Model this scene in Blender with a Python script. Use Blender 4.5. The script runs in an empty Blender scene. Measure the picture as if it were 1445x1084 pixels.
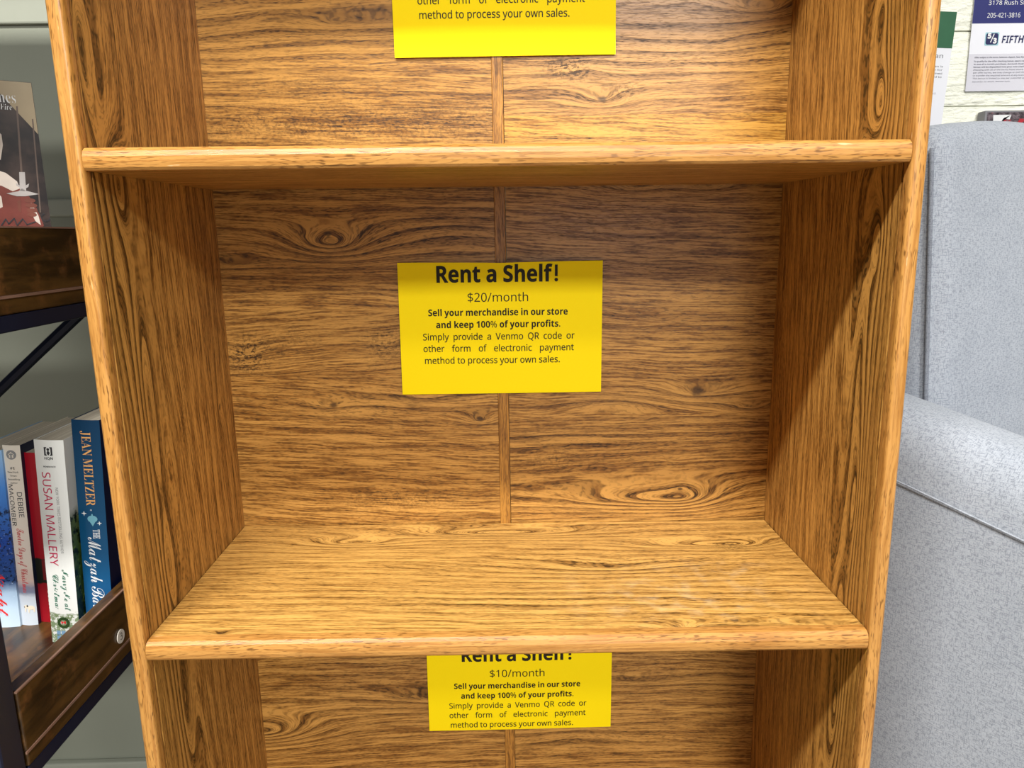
import bpy, bmesh, math, random, os
import numpy as np
from mathutils import Vector, Matrix
random.seed(7)
SC = bpy.context.scene
COL = SC.collection
PI = math.pi
# ------------------------------------------------------------------ camera
CX, CY, CZ, PITCH, YAW, ROLL, FPX = -0.00569, -0.53166, 0.31507, 0.2023, 0.01905, -0.01676, 1037.465
W_, H_ = 1445, 1084
def axes():
    cp, sp = math.cos(PITCH), math.sin(PITCH); cy, sy = math.cos(YAW), math.sin(YAW)
    f = Vector((sy*cp, cy*cp, -sp)); r = Vector((cy, -sy, 0)); u = r.cross(f)
    cr, sr = math.cos(ROLL), math.sin(ROLL)
    return cr*r + sr*u, -sr*r + cr*u, f
R_, U_, F_ = axes()
cam_d = bpy.data.cameras.new('camera'); cam = bpy.data.objects.new('camera', cam_d); COL.objects.link(cam)
m = Matrix((R_, U_, -F_)).transposed().to_4x4(); m.translation = (CX, CY, CZ); cam.matrix_world = m
cam_d.sensor_fit = 'HORIZONTAL'; cam_d.sensor_width = 36; cam_d.lens = 36*FPX/W_; cam_d.clip_start = .01
SC.camera = cam
def at(px, py, pl, v):
    """world point where the sight line of a photograph pixel meets the plane pl = v"""
    d = R_*((px-W_/2)/FPX) + U_*((H_/2-py)/FPX) + F_
    i = 'xyz'.index(pl); s = (v-(CX, CY, CZ)[i])/d[i]
    return Vector((CX, CY, CZ)) + d*s
# ------------------------------------------------------------------ light
SC.view_settings.view_transform = 'Standard'; SC.view_settings.look = 'None'
SC.view_settings.gamma = 1; SC.view_settings.use_curve_mapping = False
SC.view_settings.exposure = 0.0
wd = bpy.data.worlds.new('room_light'); SC.world = wd; wd.use_nodes = True
bg = wd.node_tree.nodes['Background']; bg.inputs[0].default_value = (.96, .98, 1.0, 1); bg.inputs[1].default_value = .10
def area(name, loc, tgt, sx, sy, power, col=(1, 1, 1)):
    l = bpy.data.lights.new(name, 'AREA'); l.shape = 'RECTANGLE'; l.size = sx; l.size_y = sy; l.energy = power; l.color = col
    o = bpy.data.objects.new(name, l); COL.objects.link(o); o.location = loc
    d = Vector(tgt)-Vector(loc); o.rotation_euler = d.to_track_quat('-Z', 'Y').to_euler(); return o
area('ceiling_or_added_light', (-.55, -1.2, 2.03), (-.55, -1.2, 0), 1.2, .14, 122, (1, .97, .91))
area('ceiling_or_added_light', (1.1, -3.9, 2.03), (1.1, -3.0, 0), 1.2, .4, 150, (1, .98, .93))
area('ceiling_or_added_light', (.9, -2.45, 2.03), (.9, -2.2, 0), 1.2, .3, 30, (1, .98, .93))  # added lamp, no known fixture; lights the lower part of the back panels
area('ceiling_or_added_light', (1.5, -.7, 2.03), (1.5, -.7, 0), .6, 1.2, 12, (1, .98, .95))
area('window_light', (.70, -4.5, .75), (.70, 0, .6), 1.0, 1.9, 26, (.96, .98, 1))
# ------------------------------------------------------------------ node expressions
class Nx:
    def __init__(s, t, k): s.t = t; s.k = k
    def _m(s, op, *a):
        n = s.t.nodes.new('ShaderNodeMath'); n.operation = op
        for i, x in enumerate((s,)+a):
            if isinstance(x, Nx): s.t.links.new(x.k, n.inputs[i])
            else: n.inputs[i].default_value = x
        return Nx(s.t, n.outputs[0])
    def __add__(s, o): return s._m('ADD', o)
    def __sub__(s, o): return s._m('SUBTRACT', o)
    def __mul__(s, o): return s._m('MULTIPLY', o)
    __radd__ = __add__; __rmul__ = __mul__
    def rsub(s, c): return (s*-1)+c
    def pw(s, o): return s._m('POWER', o)
    def exp(s): return s._m('EXPONENT')
    def frac(s): return s._m('FRACT')
    def sin(s): return s._m('SINE')
    def gt(s, o): return s._m('GREATER_THAN', o)
    def lt(s, o): return s._m('LESS_THAN', o)
    def mx(s, o): return s._m('MAXIMUM', o)
    def mn(s, o): return s._m('MINIMUM', o)
    def ab(s): return s._m('ABSOLUTE')
    def step(s, a, b, lo=0., hi=1.):
        n = s.t.nodes.new('ShaderNodeMapRange'); n.interpolation_type = 'SMOOTHSTEP'
        s.t.links.new(s.k, n.inputs[0])
        for i, x in enumerate((a, b, lo, hi)): n.inputs[i+1].default_value = x
        return Nx(s.t, n.outputs[0])
def vec(t, *a):
    n = t.nodes.new('ShaderNodeCombineXYZ')
    for i, x in enumerate(a):
        if isinstance(x, Nx): t.links.new(x.k, n.inputs[i])
        else: n.inputs[i].default_value = x
    return n.outputs[0]
def noise(t, v, scale=1., detail=2., rough=.5):
    n = t.nodes.new('ShaderNodeTexNoise'); n.inputs['Scale'].default_value = scale
    n.inputs['Detail'].default_value = detail; n.inputs['Roughness'].default_value = rough
    t.links.new(v, n.inputs['Vector']); return Nx(t, n.outputs['Fac'])
def mixc(t, f, a, b):
    n = t.nodes.new('ShaderNodeMix'); n.data_type = 'RGBA'
    if isinstance(f, Nx): t.links.new(f.k, n.inputs[0])
    else: n.inputs[0].default_value = f
    for i, x in ((6, a), (7, b)):
        if isinstance(x, (tuple, list)): n.inputs[i].default_value = tuple(x)+(1,)
        else: t.links.new(x, n.inputs[i])
    return n.outputs[2]
def L(*c):
    """8-bit sRGB -> linear"""
    return tuple((x/255/12.92 if x/255 <= .04045 else ((x/255+.055)/1.055)**2.4) for x in c)
def new_mat(name):
    m = bpy.data.materials.new(name); m.use_nodes = True; t = m.node_tree
    return m, t, t.nodes['Principled BSDF']
def uvxy(t):
    n = t.nodes.new('ShaderNodeUVMap'); n.uv_map = 'grain'
    s = t.nodes.new('ShaderNodeSeparateXYZ'); t.links.new(n.outputs[0], s.inputs[0])
    return Nx(t, s.outputs[0]), Nx(t, s.outputs[1])
def objxyz(t):
    n = t.nodes.new('ShaderNodeTexCoord'); s = t.nodes.new('ShaderNodeSeparateXYZ'); t.links.new(n.outputs['Object'], s.inputs[0])
    return [Nx(t, o) for o in s.outputs]
def bump(t, b, h, strength=.3, dist=.0005):
    n = t.nodes.new('ShaderNodeBump'); n.inputs['Strength'].default_value = strength; n.inputs['Distance'].default_value = dist
    t.links.new(h.k, n.inputs['Height']); t.links.new(n.outputs[0], b.inputs['Normal'])
def flat(name, c, rough=.6, spec=.4, metal=0., var=.06, bmp=0.):
    m, t, b = new_mat(name); x, y, z = objxyz(t)
    n = noise(t, vec(t, x, y, z), 60, 3)
    c2 = tuple(k*(1-var*2) for k in c)
    t.links.new(mixc(t, n, c2, tuple(min(1, k*(1+var)) for k in c)), b.inputs['Base Color'])
    b.inputs['Roughness'].default_value = rough; b.inputs['Specular IOR Level'].default_value = spec; b.inputs['Metallic'].default_value = metal
    if bmp: bump(t, b, noise(t, vec(t, x, y, z), 400, 3), bmp)
    return m
# ------------------------------------------------------------------ oak laminate
LIGHT, MID, DARK = L(198, 148, 76), L(138, 92, 38), L(60, 37, 10)
def oak(name, feats=(), seed=0., tilt=0., light=LIGHT, mid=MID, dark=DARK, fine=400., ringf=75., ring=.45, mott=(), wear=(), bandw=1., rough=.34, lines=.8):
    """printed oak: the field g bends round every knot / cathedral, all grain is drawn along its isolines.
    feats: (u, v, amplitude, reach before, reach after, half-width, dark core radius)"""
    m, t, b = new_mat(name); u, v = uvxy(t)
    w1 = noise(t, vec(t, u*3., v*10., seed), 1, 2); w2 = noise(t, vec(t, u*22., v*70., seed+3.3), 1, 2)
    g = v + u*tilt + (w1-.5)*.022 + (w2-.5)*.0035
    core = None; rm = None
    for (fu, fv, A, s0, s1, sv, cr) in feats:
        du = u-fu; dv = v-fv
        side = du.gt(0.)
        inv = side*(1./s1-1./s0)+1./s0
        e = (((du*inv).pw(2.) + (dv*(1./sv)).pw(2.) + .015).pw(.62)*-1.35).exp()
        g = g + e*A
        rm = e if rm is None else rm+e
        if cr:
            jit = (noise(t, vec(t, u*140., v*140., seed+fu*9), 1, 2)-.5)*.9
            rr = ((du*(1./(cr*1.5))).pw(2.) + (dv*(1./cr)).pw(2.)).pw(.5) + jit
            c = rr.step(1.1, .35)
            core = c if core is None else core.mx(c)
    band = noise(t, vec(t, u*3.5, g*95., v*14.+seed), 1, 2.5, .55)
    line = noise(t, vec(t, u*24., g*fine*1.45, v*45.+seed), 1, 1.5, .6)
    pore = noise(t, vec(t, u*150., g*fine*2.8, v*150.+seed), 1, 1., .5)
    dash = noise(t, vec(t, u*190., g*fine*1.3, seed+29.), 1, 0.)
    ph = (g*ringf + (noise(t, vec(t, u*5., v*9., seed+31.), 1, 1)-.5)*1.2).frac()
    saw = ph.step(.35, .93)*ph.step(1., .95)
    rmask = (rm*1.3).mn(1.)*(1.-.25)+.25 if rm is not None else u*0.+.25
    # tan <-> mid
    bnd = band.step(.36, .66)
    ln = line.step(.44, .58)
    f1 = (bnd*.42*bandw + ln*lines*(dash.step(.25, .6)*.45+.55)).mn(1.)
    late = saw*rmask*ring*2.0
    f1 = (f1*((rmask-.25)*.95).rsub(1.).mx(.12) + late*.8).mn(1.)
    f2 = ((pore.step(.52, .64)*(bnd*.6+.4)*.5 + line.step(.55, .64)*(dash.step(.3, .55)*.5+.5)*.38 + late*(pore.step(.38, .6)*.6+.4)*.8)).mn(1.)
    for (mu, mv, su, sv2, st) in mott:
        q = ((((u-mu)*(1./su)).pw(2.) + ((v-mv)*(1./sv2)).pw(2.))*-1.).exp()
        mn_ = noise(t, vec(t, u*330., g*450., seed+40.), 1, 1.).step(.46, .6)
        f2 = (f2 + q*mn_*st).mn(1.)
    col = mixc(t, f1, light, mid)
    col = mixc(t, f2, col, dark)
    if core is not None: col = mixc(t, core*.8, col, L(66, 44, 22))
    tone = noise(t, vec(t, u*1.7, v*6., seed+50.), 1, 2)
    hs = t.nodes.new('ShaderNodeHueSaturation'); t.links.new(col, hs.inputs['Color'])
    t.links.new((tone*.36+.82).k, hs.inputs['Value']); col = hs.outputs[0]
    for (mu, mv, su, sv2, st) in wear:
        q = ((((u-mu)*(1./su)).pw(2.) + ((v-mv)*(1./sv2)).pw(2.))*-1.).exp()
        n2 = noise(t, vec(t, u*60., v*60., 3.), 1, 4.).step(.45, .75)
        col = mixc(t, q*n2*st, col, L(225, 205, 170))
    t.links.new(col, b.inputs['Base Color'])
    rg = f2*.15 + rough
    t.links.new(rg.k, b.inputs['Roughness'])
    b.inputs['Specular IOR Level'].default_value = .38
    bump(t, b, (f2*-1.)+1., .18, .0004)
    return m
def edge_mat(name, seed):
    """orange oak edging: pale field with short dark dashes along the length"""
    m, t, b = new_mat(name); u, v = uvxy(t)
    w = noise(t, vec(t, u*9., v*40., seed), 1, 2)
    g = v + (w-.5)*.012
    br = noise(t, vec(t, u*18., g*380., seed+2.), 1, 2.5).step(.38, .68)
    ds = noise(t, vec(t, u*110., g*950., seed+5.), 1, 1.).step(.53, .66)
    reg = noise(t, vec(t, u*12., v*60., seed+8.), 1, 1.).step(.38, .6)
    col = mixc(t, br*.8, L(188, 136, 70), L(154, 102, 44))
    col = mixc(t, (ds*(reg*.55+.25)).mn(1.), col, L(92, 56, 18))
    wn = noise(t, vec(t, u*30., v*160., seed+9.), 1, 3.).step(.71, .75)
    col = mixc(t, wn*.5, col, L(226, 196, 150))
    t.links.new(col, b.inputs['Base Color']); b.inputs['Roughness'].default_value = .36; b.inputs['Specular IOR Level'].default_value = .45
    bump(t, b, ds*-1.+1., .12, .0003)
    return m
# ------------------------------------------------------------------ mesh helpers
def bm_box(x0, x1, y0, y1, z0, z1, bev=0., seg=2, bm=None):
    own = bmesh.new()
    v = [own.verts.new((x, y, z)) for x in (x0, x1) for y in (y0, y1) for z in (z0, z1)]
    for f in ((0, 1, 3, 2), (4, 6, 7, 5), (0, 4, 5, 1), (2, 3, 7, 6), (0, 2, 6, 4), (1, 5, 7, 3)): own.faces.new([v[i] for i in f])
    bmesh.ops.recalc_face_normals(own, faces=own.faces)
    if bev: bmesh.ops.bevel(own, geom=list(own.edges), offset=bev, segments=seg, affect='EDGES', profile=.5)
    if bm is None: return own
    me = bpy.data.meshes.new('t'); own.to_mesh(me); own.free(); bm.from_mesh(me); bpy.data.meshes.remove(me); return bm
def loc_of(p):
    return p.matrix_basis.translation if p is not None else Vector()
def make(name, bm, mat, parent=None, grain='x', world=None, smooth=False):
    """link bm as one object. Vertices are given in the parent's unrotated world frame when world is set (the parent's position)."""
    me = bpy.data.meshes.new(name); bm.to_mesh(me); bm.free()
    for x in (mat if isinstance(mat, (list, tuple)) else [mat]): me.materials.append(x)
    uv = me.uv_layers.new(name='grain'); gi = 'xyz'.index(grain)
    for p in me.polygons:
        n = p.normal; k = max(range(3), key=lambda i: abs(n[i]))
        a = [i for i in range(3) if i != k]
        ui, vi = (gi, [i for i in a if i != gi][0]) if gi != k else (a[0], a[1])
        for li in p.loop_indices:
            c = me.vertices[me.loops[li].vertex_index].co; uv.data[li].uv = (c[ui], c[vi])
        if smooth: p.use_smooth = True
    if world is not None: me.transform(Matrix.Translation(-Vector(world)))
    o = bpy.data.objects.new(name, me); COL.objects.link(o)
    if parent is not None: o.parent = parent
    return o
def tag(o, label=None, cat=None, group=None, kind=None):
    if label: o['label'] = label
    if cat: o['category'] = cat
    if group: o['group'] = group
    if kind: o['kind'] = kind
    return o
def empty(name, loc, rot=(0, 0, 0), label=None, cat=None, group=None):
    o = bpy.data.objects.new(name, None); COL.objects.link(o); o.location = loc; o.rotation_euler = rot; o.empty_display_size = .05
    return tag(o, label, cat, group)
def bm_tube(pts, r, n=8, closed=False, bm=None):
    bm = bm or bmesh.new(); pts = [Vector(p) for p in pts]; rings = []
    N = len(pts)
    for i, p in enumerate(pts):
        a = pts[(i-1) % N] if (closed or i > 0) else p; c = pts[(i+1) % N] if (closed or i < N-1) else p
        d = (c-a).normalized(); s = d.cross(Vector((0, 0, 1)) if abs(d.z) < .9 else Vector((0, 1, 0))).normalized(); q = d.cross(s)
        rings.append([bm.verts.new(p + s*math.cos(2*PI*k/n)*r + q*math.sin(2*PI*k/n)*r) for k in range(n)])
    for i in range(N if closed else N-1):
        A, B = rings[i], rings[(i+1) % N]
        for k in range(n): bm.faces.new((A[k], A[(k+1) % n], B[(k+1) % n], B[k]))
    if not closed:
        bm.faces.new(rings[0][::-1]); bm.faces.new(rings[-1])
    bmesh.ops.recalc_face_normals(bm, faces=bm.faces); return bm
# ------------------------------------------------------------------ lettering
FD = (bpy.utils.system_resource('DATAFILES') or '')+'/fonts/'
try: FONT = bpy.data.fonts.load(FD+'NotoSansMath-Regular.woff2')
except Exception: FONT = None
def style(s, k):
    base = {'bold': (0x1D5D4, 0x1D5EE, 0x1D7EC), 'script': (0x1D4D0, 0x1D4EA, None), 'serif': (0x1D400, 0x1D41A, 0x1D7CE)}.get(k)
    if not base or FONT is None: return s
    o = ''
    for c in s:
        if 'A' <= c <= 'Z': o += chr(base[0]+ord(c)-65)
        elif 'a' <= c <= 'z': o += chr(base[1]+ord(c)-97)
        elif '0' <= c <= '9' and base[2]: o += chr(base[2]+ord(c)-48)
        else: o += c
    return o
def glyphs(s, kind='', sw=1., off=0., shear=0., res=3):
    c = bpy.data.curves.new('t', 'FONT'); c.body = style(s, kind); c.space_word = sw; c.offset = off; c.shear = shear; c.resolution_u = res
    if FONT is not None: c.font = FONT
    c.fill_mode = 'FRONT'
    o = bpy.data.objects.new('t', c); me = o.to_mesh()
    V = np.array([(v.co.x, v.co.y) for v in me.vertices]).reshape(-1, 2); Fc = [tuple(p.vertices) for p in me.polygons]
    o.to_mesh_clear(); bpy.data.objects.remove(o); bpy.data.curves.remove(c)
    return V, Fc
def cap_h(kind=''):
    V, _ = glyphs('H', kind); return V[:, 1].max()
def text_fit(s, x0, x1, base, cap, kind='', xscale=None, off=0., shear=0.):
    """outline of s in the plane: left x0, right x1 on the baseline, capital height cap; justified by word spaces when xscale is given"""
    ys = cap/cap_h(kind)
    if xscale is not None:
        a = glyphs(s, kind, 1., off, shear)[0]; b = glyphs(s, kind, 3., off, shear)[0]
        wa, wb = np.ptp(a[:, 0]), np.ptp(b[:, 0]); sw = 1+2*((x1-x0)/xscale-wa)/max(1e-6, wb-wa)
        V, Fc = glyphs(s, kind, max(.3, sw), off, shear)
    else: V, Fc = glyphs(s, kind, 1., off, shear)
    xs = (x1-x0)/np.ptp(V[:, 0])
    P = np.stack([x0+(V[:, 0]-V[:, 0].min())*xs, base+V[:, 1]*ys], 1)
    return P, Fc, xs
class Flat:
    """collects flat print (letters, discs, strips) for one object; fmap takes plane (a, b) to 3-D"""
    def __init__(s, fmap): s.f = fmap; s.bm = bmesh.new()
    def add(s, P, Fc):
        vs = [s.bm.verts.new(s.f(float(p[0]), float(p[1]))) for p in P]
        for f in Fc:
            try: s.bm.faces.new([vs[i] for i in f])
            except ValueError: pass
        return s
    def poly(s, pts): return s.add(pts, [tuple(range(len(pts)))])
    def rect(s, a0, a1, b0, b1): return s.poly([(a0, b0), (a1, b0), (a1, b1), (a0, b1)])
    def disc(s, a, b, r, n=20, ry=None): return s.poly([(a+r*math.cos(2*PI*i/n), b+(ry or r)*math.sin(2*PI*i/n)) for i in range(n)])
    def stroke(s, pts, w):
        pts = [Vector(p) for p in pts]
        for p, q in zip(pts, pts[1:]):
            d = (q-p); d.normalize(); n = Vector((-d.y, d.x))*w/2; e = d*w*.3
            s.poly([tuple(p-n-e), tuple(q-n+e), tuple(q+n+e), tuple(p+n-e)])
        return s
    def text(s, *a, **k):
        P, Fc, xs = text_fit(*a, **k); s.add(P, Fc); return xs
# ================================================================== SETTING
WY = .70; FZ = -.75
m_wall, t, b = new_mat('painted_wall')
x, y, z = objxyz(t)
n = noise(t, vec(t, x, y, z), 5, 3)
t.links.new(mixc(t, n, L(148, 152, 138), L(162, 166, 151)), b.inputs['Base Color']); b.inputs['Roughness'].default_value = .55
bump(t, b, noise(t, vec(t, x, y, z), 220, 3), .08, .001)
tag(make('wall_left', bm_box(-1.9, .28, WY, WY+.1, FZ, 2.05), m_wall), kind='structure')
m_trim = flat('trim_paint', L(176, 180, 166), .45, var=.02)
tag(make('baseboard_back', bm_box(-1.9, .28, WY-.014, WY, FZ, FZ+.11, .003), m_trim), kind='structure')
tag(make('trim_1', bm_box(-1.9, .28, WY-.012, WY, .353, .380, .003), m_trim), kind='structure')
tag(make('trim_2', bm_box(-1.9, .28, WY-.008, WY, .640, .69, .003), m_trim), kind='structure')
m_floor, t, b = new_mat('floor_vinyl')
x, y, z = objxyz(t)
t.links.new(mixc(t, noise(t, vec(t, x, y, z), 30, 4), L(120, 112, 100), L(150, 142, 128)), b.inputs['Base Color']); b.inputs['Roughness'].default_value = .5
tag(make('floor', bm_box(-2.5, 2.5, -4.6, WY+.1, FZ-.05, FZ), m_floor), kind='structure')
# right wall: painted split-face brick, each brick its own piece
m_brick, t, b = new_mat('painted_brick')
x, y, z = objxyz(t)
n0 = noise(t, vec(t, x, y, z), 9, 3); n1 = noise(t, vec(t, x*1., y, z*2.2), 75, 4, .6); n2 = noise(t, vec(t, x*1., y, z*3.), 26, 2)
t.links.new(mixc(t, n0, L(236, 238, 222), L(243, 244, 232)), b.inputs['Base Color']); b.inputs['Roughness'].default_value = .5
bump(t, b, n1*.6+n2, .8, .007)
m_mortar = flat('painted_mortar', L(226, 228, 214), .7, var=.05)
wr = tag(make('wall_right', bm_box(.28, 2.5, WY+.006, WY+.1, FZ, 2.05), m_mortar), kind='structure')
CH = .1125; J0 = .5035
def brick_mesh(sd):
    random.seed(sd); bm = bmesh.new(); nx, nz = 10, 4; bw, bh = .40-.004, CH-.0022
    g = [[bm.verts.new((i/nx*bw, (0 if 0 < i < nx and 0 < j < nz else .0022)+random.uniform(-.0009, .0009), j/nz*bh)) for j in range(nz+1)] for i in range(nx+1)]
    for i in range(nx):
        for j in range(nz): bm.faces.new((g[i][j], g[i+1][j], g[i+1][j+1], g[i][j+1]))
    rim = [g[i][0] for i in range(nx+1)]+[g[nx][j] for j in range(1, nz+1)]+[g[i][nz] for i in range(nx-1, -1, -1)]+[g[0][j] for j in range(nz-1, 0, -1)]
    bk = [bm.verts.new((v.co.x, .0062, v.co.z)) for v in rim]
    for i in range(len(rim)): k = (i+1) % len(rim); bm.faces.new((rim[k], rim[i], bk[i], bk[k]))
    me = bpy.data.meshes.new('brick'); bm.to_mesh(me); bm.free(); me.materials.append(m_brick)
    for p in me.polygons: p.use_smooth = False
    return me
bms = [brick_mesh(i) for i in range(4)]
k = 0
for r in range(-11, 13):
    zb = J0 + r*CH
    if zb < FZ+.02 or zb > 1.95: continue
    for c in range(5):
        x0 = .285 + (c-.5*(r % 2))*.40
        if x0 < .28: x0 += 0
        if x0 < .27: continue
        o = bpy.data.objects.new('brick', bms[k % 4]); k += 3; COL.objects.link(o); o.parent = wr; o.location = (x0+.002, WY-.0005, zb+.0011)
# ================================================================== BOOKCASE
HW, TH, D = .2885, .0114, .2379
Z1L, Z1R = .0034, -.0034        # lower shelf top, left / right (it sits a touch askew)
S2 = .3769; ST = .0157
B0 = Vector((0, 0, FZ))
bc = empty('bookcase', B0, label='tall oak laminate bookcase with empty shelves, between metal shelf unit and armchair', cat='bookcase')
def P2(px, py, pl, v, order):
    q = at(px, py, pl, v); return q['xyz'.index(order[0])], q['xyz'.index(order[1])]
def feats(lst, pl, v, order):
    out = []
    for (px, py, A, s0, s1, sv, cr) in lst:
        a, c = P2(px, py, pl, v, order); out.append((a, c, A, s0, s1, sv, cr))
    return out
def motts(lst, pl, v, order):
    return [P2(px, py, pl, v, order)+(su, sv, st) for (px, py, su, sv, st) in lst]
# side panels: u = z, v = y
FL = feats([(112, 60, .060, .13, .09, .022, 0), (166, 258, .050, .045, .030, .016, 0), (210, 570, .060, .15, .15, .020, 0),
            (238, 800, .035, .07, .06, .016, 0), (165, 400, .020, .10, .08, .012, 0), (310, 575, .008, .02, .03, .008, .003),
            (262, 1000, .05, .14, .12, .020, 0)], 'x', -HW, 'zy')
m_sl = oak('oak_side_left', FL, 1.7, .03, ringf=58, ring=.62, fine=420, bandw=.75,
           mott=motts([(250, 480, .03, .012, .25), (260, 600, .04, .015, .3)], 'x', -HW, 'zy'))
FR = feats([(1244, 145, .060, .035, .055, .020, 0), (1246, 20, .040, .05, .07, .02, 0), (1240, 340, .045, .08, .06, .018, .002), (1212, 520, .024, .12, .10, .014, 0),
            (1206, 700, .055, .14, .11, .016, 0), (1183, 860, .025, .07, .06, .014, 0), (1178, 1000, .05, .12, .09, .018, 0)], 'x', HW, 'zy')
m_sr = oak('oak_side_right', FR, 8.2, -.03, ringf=75, ring=.6, fine=430, bandw=.75)
m_edge = [edge_mat('oak_edging_%s' % w, s) for w, s in (('a', 3.), ('b', 14.), ('c', 27.))]
BT = 1.15
for sx, mt, em in ((-1, m_sl, m_edge[0]), (1, m_sr, m_edge[1])):
    a, c = sorted((sx*HW, sx*(HW+TH)))
    make('side_panel', bm_box(a, c, .012, D+.004, FZ, BT), mt, bc, 'z', B0)
    make('front_edge', bm_box(a, c, 0, .0119, FZ, BT, .0028, 3), em, bc, 'z', B0, smooth=True)
# back panels: printed planks, one material per plank
def back_panel(x0, x1, cuts, mats):
    bm = bmesh.new(); y0, y1 = D, D+.003
    zs = [FZ]+cuts+[BT]
    fr = [(bm.verts.new((x0, y0, z)), bm.verts.new((x1, y0, z))) for z in zs]
    for i in range(len(zs)-1):
        f = bm.faces.new((fr[i][0], fr[i][1], fr[i+1][1], fr[i+1][0])); f.material_index = i
    bk = [bm.verts.new(c) for c in ((x0, y1, FZ), (x1, y1, FZ), (x1, y1, BT), (x0, y1, BT))]
    bm.faces.new((bk[1], bk[0], bk[3], bk[2]))
    return make('back_panel', bm, mats, bc, 'x', B0)
zc = lambda px, py: at(px, py, 'y', D).z
bf = lambda l: feats(l, 'y', D, 'xz'); bmt = lambda l: motts(l, 'y', D, 'xz')
light2 = L(206, 156, 70)
ML = [oak('oak_back_low', bf([(372, 1032, .065, .2, .075, .024, 0), (640, 985, .03, .12, .08, .018, 0)]), 3.1, -.02, ringf=80, ring=.55),
      oak('oak_back_wavy', bf([(470, 572, .013, .045, .055, .010, .0035), (500, 577, -.007, .03, .05, .008, 0), (678, 592, .012, .02, .02, .008, .003), (600, 560, .008, .05, .05, .012, 0)]), 5.7, .05, ring=.4, fine=380,
          mott=bmt([(560, 705, .07, .012, .35)])),
      oak('oak_back_quartered', bf([(345, 500, .010, .03, .03, .016, 0), (545, 487, .010, .03, .04, .012, 0)]), 6.4, -.03, ring=.3, fine=420,
          mott=bmt([(350, 503, .022, .02, .8), (415, 480, .03, .015, .3), (545, 487, .02, .02, .5)])),
      oak('oak_back_knotty', bf([(467, 342, .045, .050, .045, .018, 0), (463, 330, .004, .01, .01, .005, .0028), (335, 372, .012, .05, .05, .008, 0), (620, 330, -.008, .06, .08, .02, 0)]), 12.9, .02, ringf=85, ring=.55),
      oak('oak_back_high', bf([(230, 50, .03, .2, .25, .06, 0), (480, 30, .014, .04, .2, .012, 0)]), 21.3, .05, ring=.3, fine=380,
          mott=bmt([(500, 175, .3, .020, .4), (430, 120, .06, .01, .2)]))]
back_panel(-HW, -.0055, [-.02, zc(440, 530), zc(440, 437), .365], [ML[0], ML[1], ML[2], ML[3], ML[4]])
MR = [oak('oak_back_low_right', bf([(900, 960, .012, .1, .1, .012, 0), (800, 1040, -.012, .1, .15, .02, 0)]), 33.1, .03, ring=.4),
      oak('oak_back_flame', bf([(958, 702, .055, .150, .055, .019, 0), (960, 690, .006, .012, .012, .006, .0022), (800, 620, -.006, .1, .1, .01, 0)]), 35.2, -.01, ringf=95, ring=.6, fine=380,
          mott=bmt([(780, 650, .03, .012, .3)])),
      oak('oak_back_plain', bf([(985, 553, .017, .04, .05, .011, .0062), (860, 572, -.014, .05, .06, .010, 0), (1060, 575, .01, .05, .03, .008, 0), (900, 262, .012, .03, .03, .008, 0), (1000, 262, .012, .04, .03, .008, 0)]), 37.5, .05, ring=.42, fine=400),
      oak('oak_back_pale', bf([(850, 190, .006, .1, .1, .006, 0)]), 39.9, .04, light=light2, mid=L(152, 102, 36), ring=.25, bandw=.7),
      oak('oak_back_branchy', bf([(850, 140, .016, .035, .03, .013, .0035), (830, 100, -.006, .03, .03, .01, 0), (1080, 10, .016, .05, .03, .01, 0), (1000, 60, .012, .2, .1, .04, 0)]), 44.4, -.03, ring=.35,
          mott=bmt([(800, 95, .022, .012, .7), (880, 130, .015, .008, .5)]))]
back_panel(.0055, HW, [-.02, zc(900, 585), .365, zc(900, 161)], [MR[0], MR[1], MR[2], MR[3], MR[4]])
m_strip = oak('oak_strip', (), 51., 0., fine=500, ring=.2, light=L(186, 132, 58))
make('joint_strip', bm_box(-.0062, .0050, D-.0018, D-.0002, FZ, BT, .0006), m_strip, bc, 'z', B0)
# shelves
def shelf(zl, zr, mt, em):
    bm = bm_box(-HW+.0006, HW-.0006, .0122, D-.0022, -ST, 0)
    for v in bm.verts: v.co.z += zl + (zr-zl)*(v.co.x+HW)/(2*HW)
    s = make('shelf', bm, mt, bc, 'x', B0)
    # bull-nosed front edging
    prof = [(.0121, -ST), (.0022, -ST), (.0006, -ST+.0018), (0, -ST+.005), (0, -.0065), (.0012, -.0028), (.0040, -.0006), (.0078, 0), (.0121, 0)]
    bm = bmesh.new(); n = 2
    R = [[bm.verts.new((xx, py, pz + zl + (zr-zl)*(xx+HW)/(2*HW))) for py, pz in prof] for xx in (-HW+.0006, HW-.0006)]
    for i in range(len(prof)-1): bm.faces.new((R[0][i], R[0][i+1], R[1][i+1], R[1][i]))
    bm.faces.new(R[0]); bm.faces.new(R[1][::-1]); bm.faces.new((R[0][-1], R[0][0], R[1][0], R[1][-1]))
    bmesh.ops.recalc_face_normals(bm, faces=bm.faces)
    make('front_edge', bm, em, s, 'x', B0, smooth=False)
    return s
FS = feats([(503, 768, .040, .05, .05, .013, 0), (700, 752, .050, .10, .12, .016, 0), (1035, 764, .050, .10, .04, .014, 0), (1010, 888, .045, .03, .12, .012, 0), (860, 800, .02, .12, .1, .02, 0),
            (1180, 890, .010, .06, .06, .008, 0), (312, 898, .006, .01, .01, .004, .0025), (700, 850, -.008, .1, .2, .015, 0)], 'z', 0., 'xy')
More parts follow.
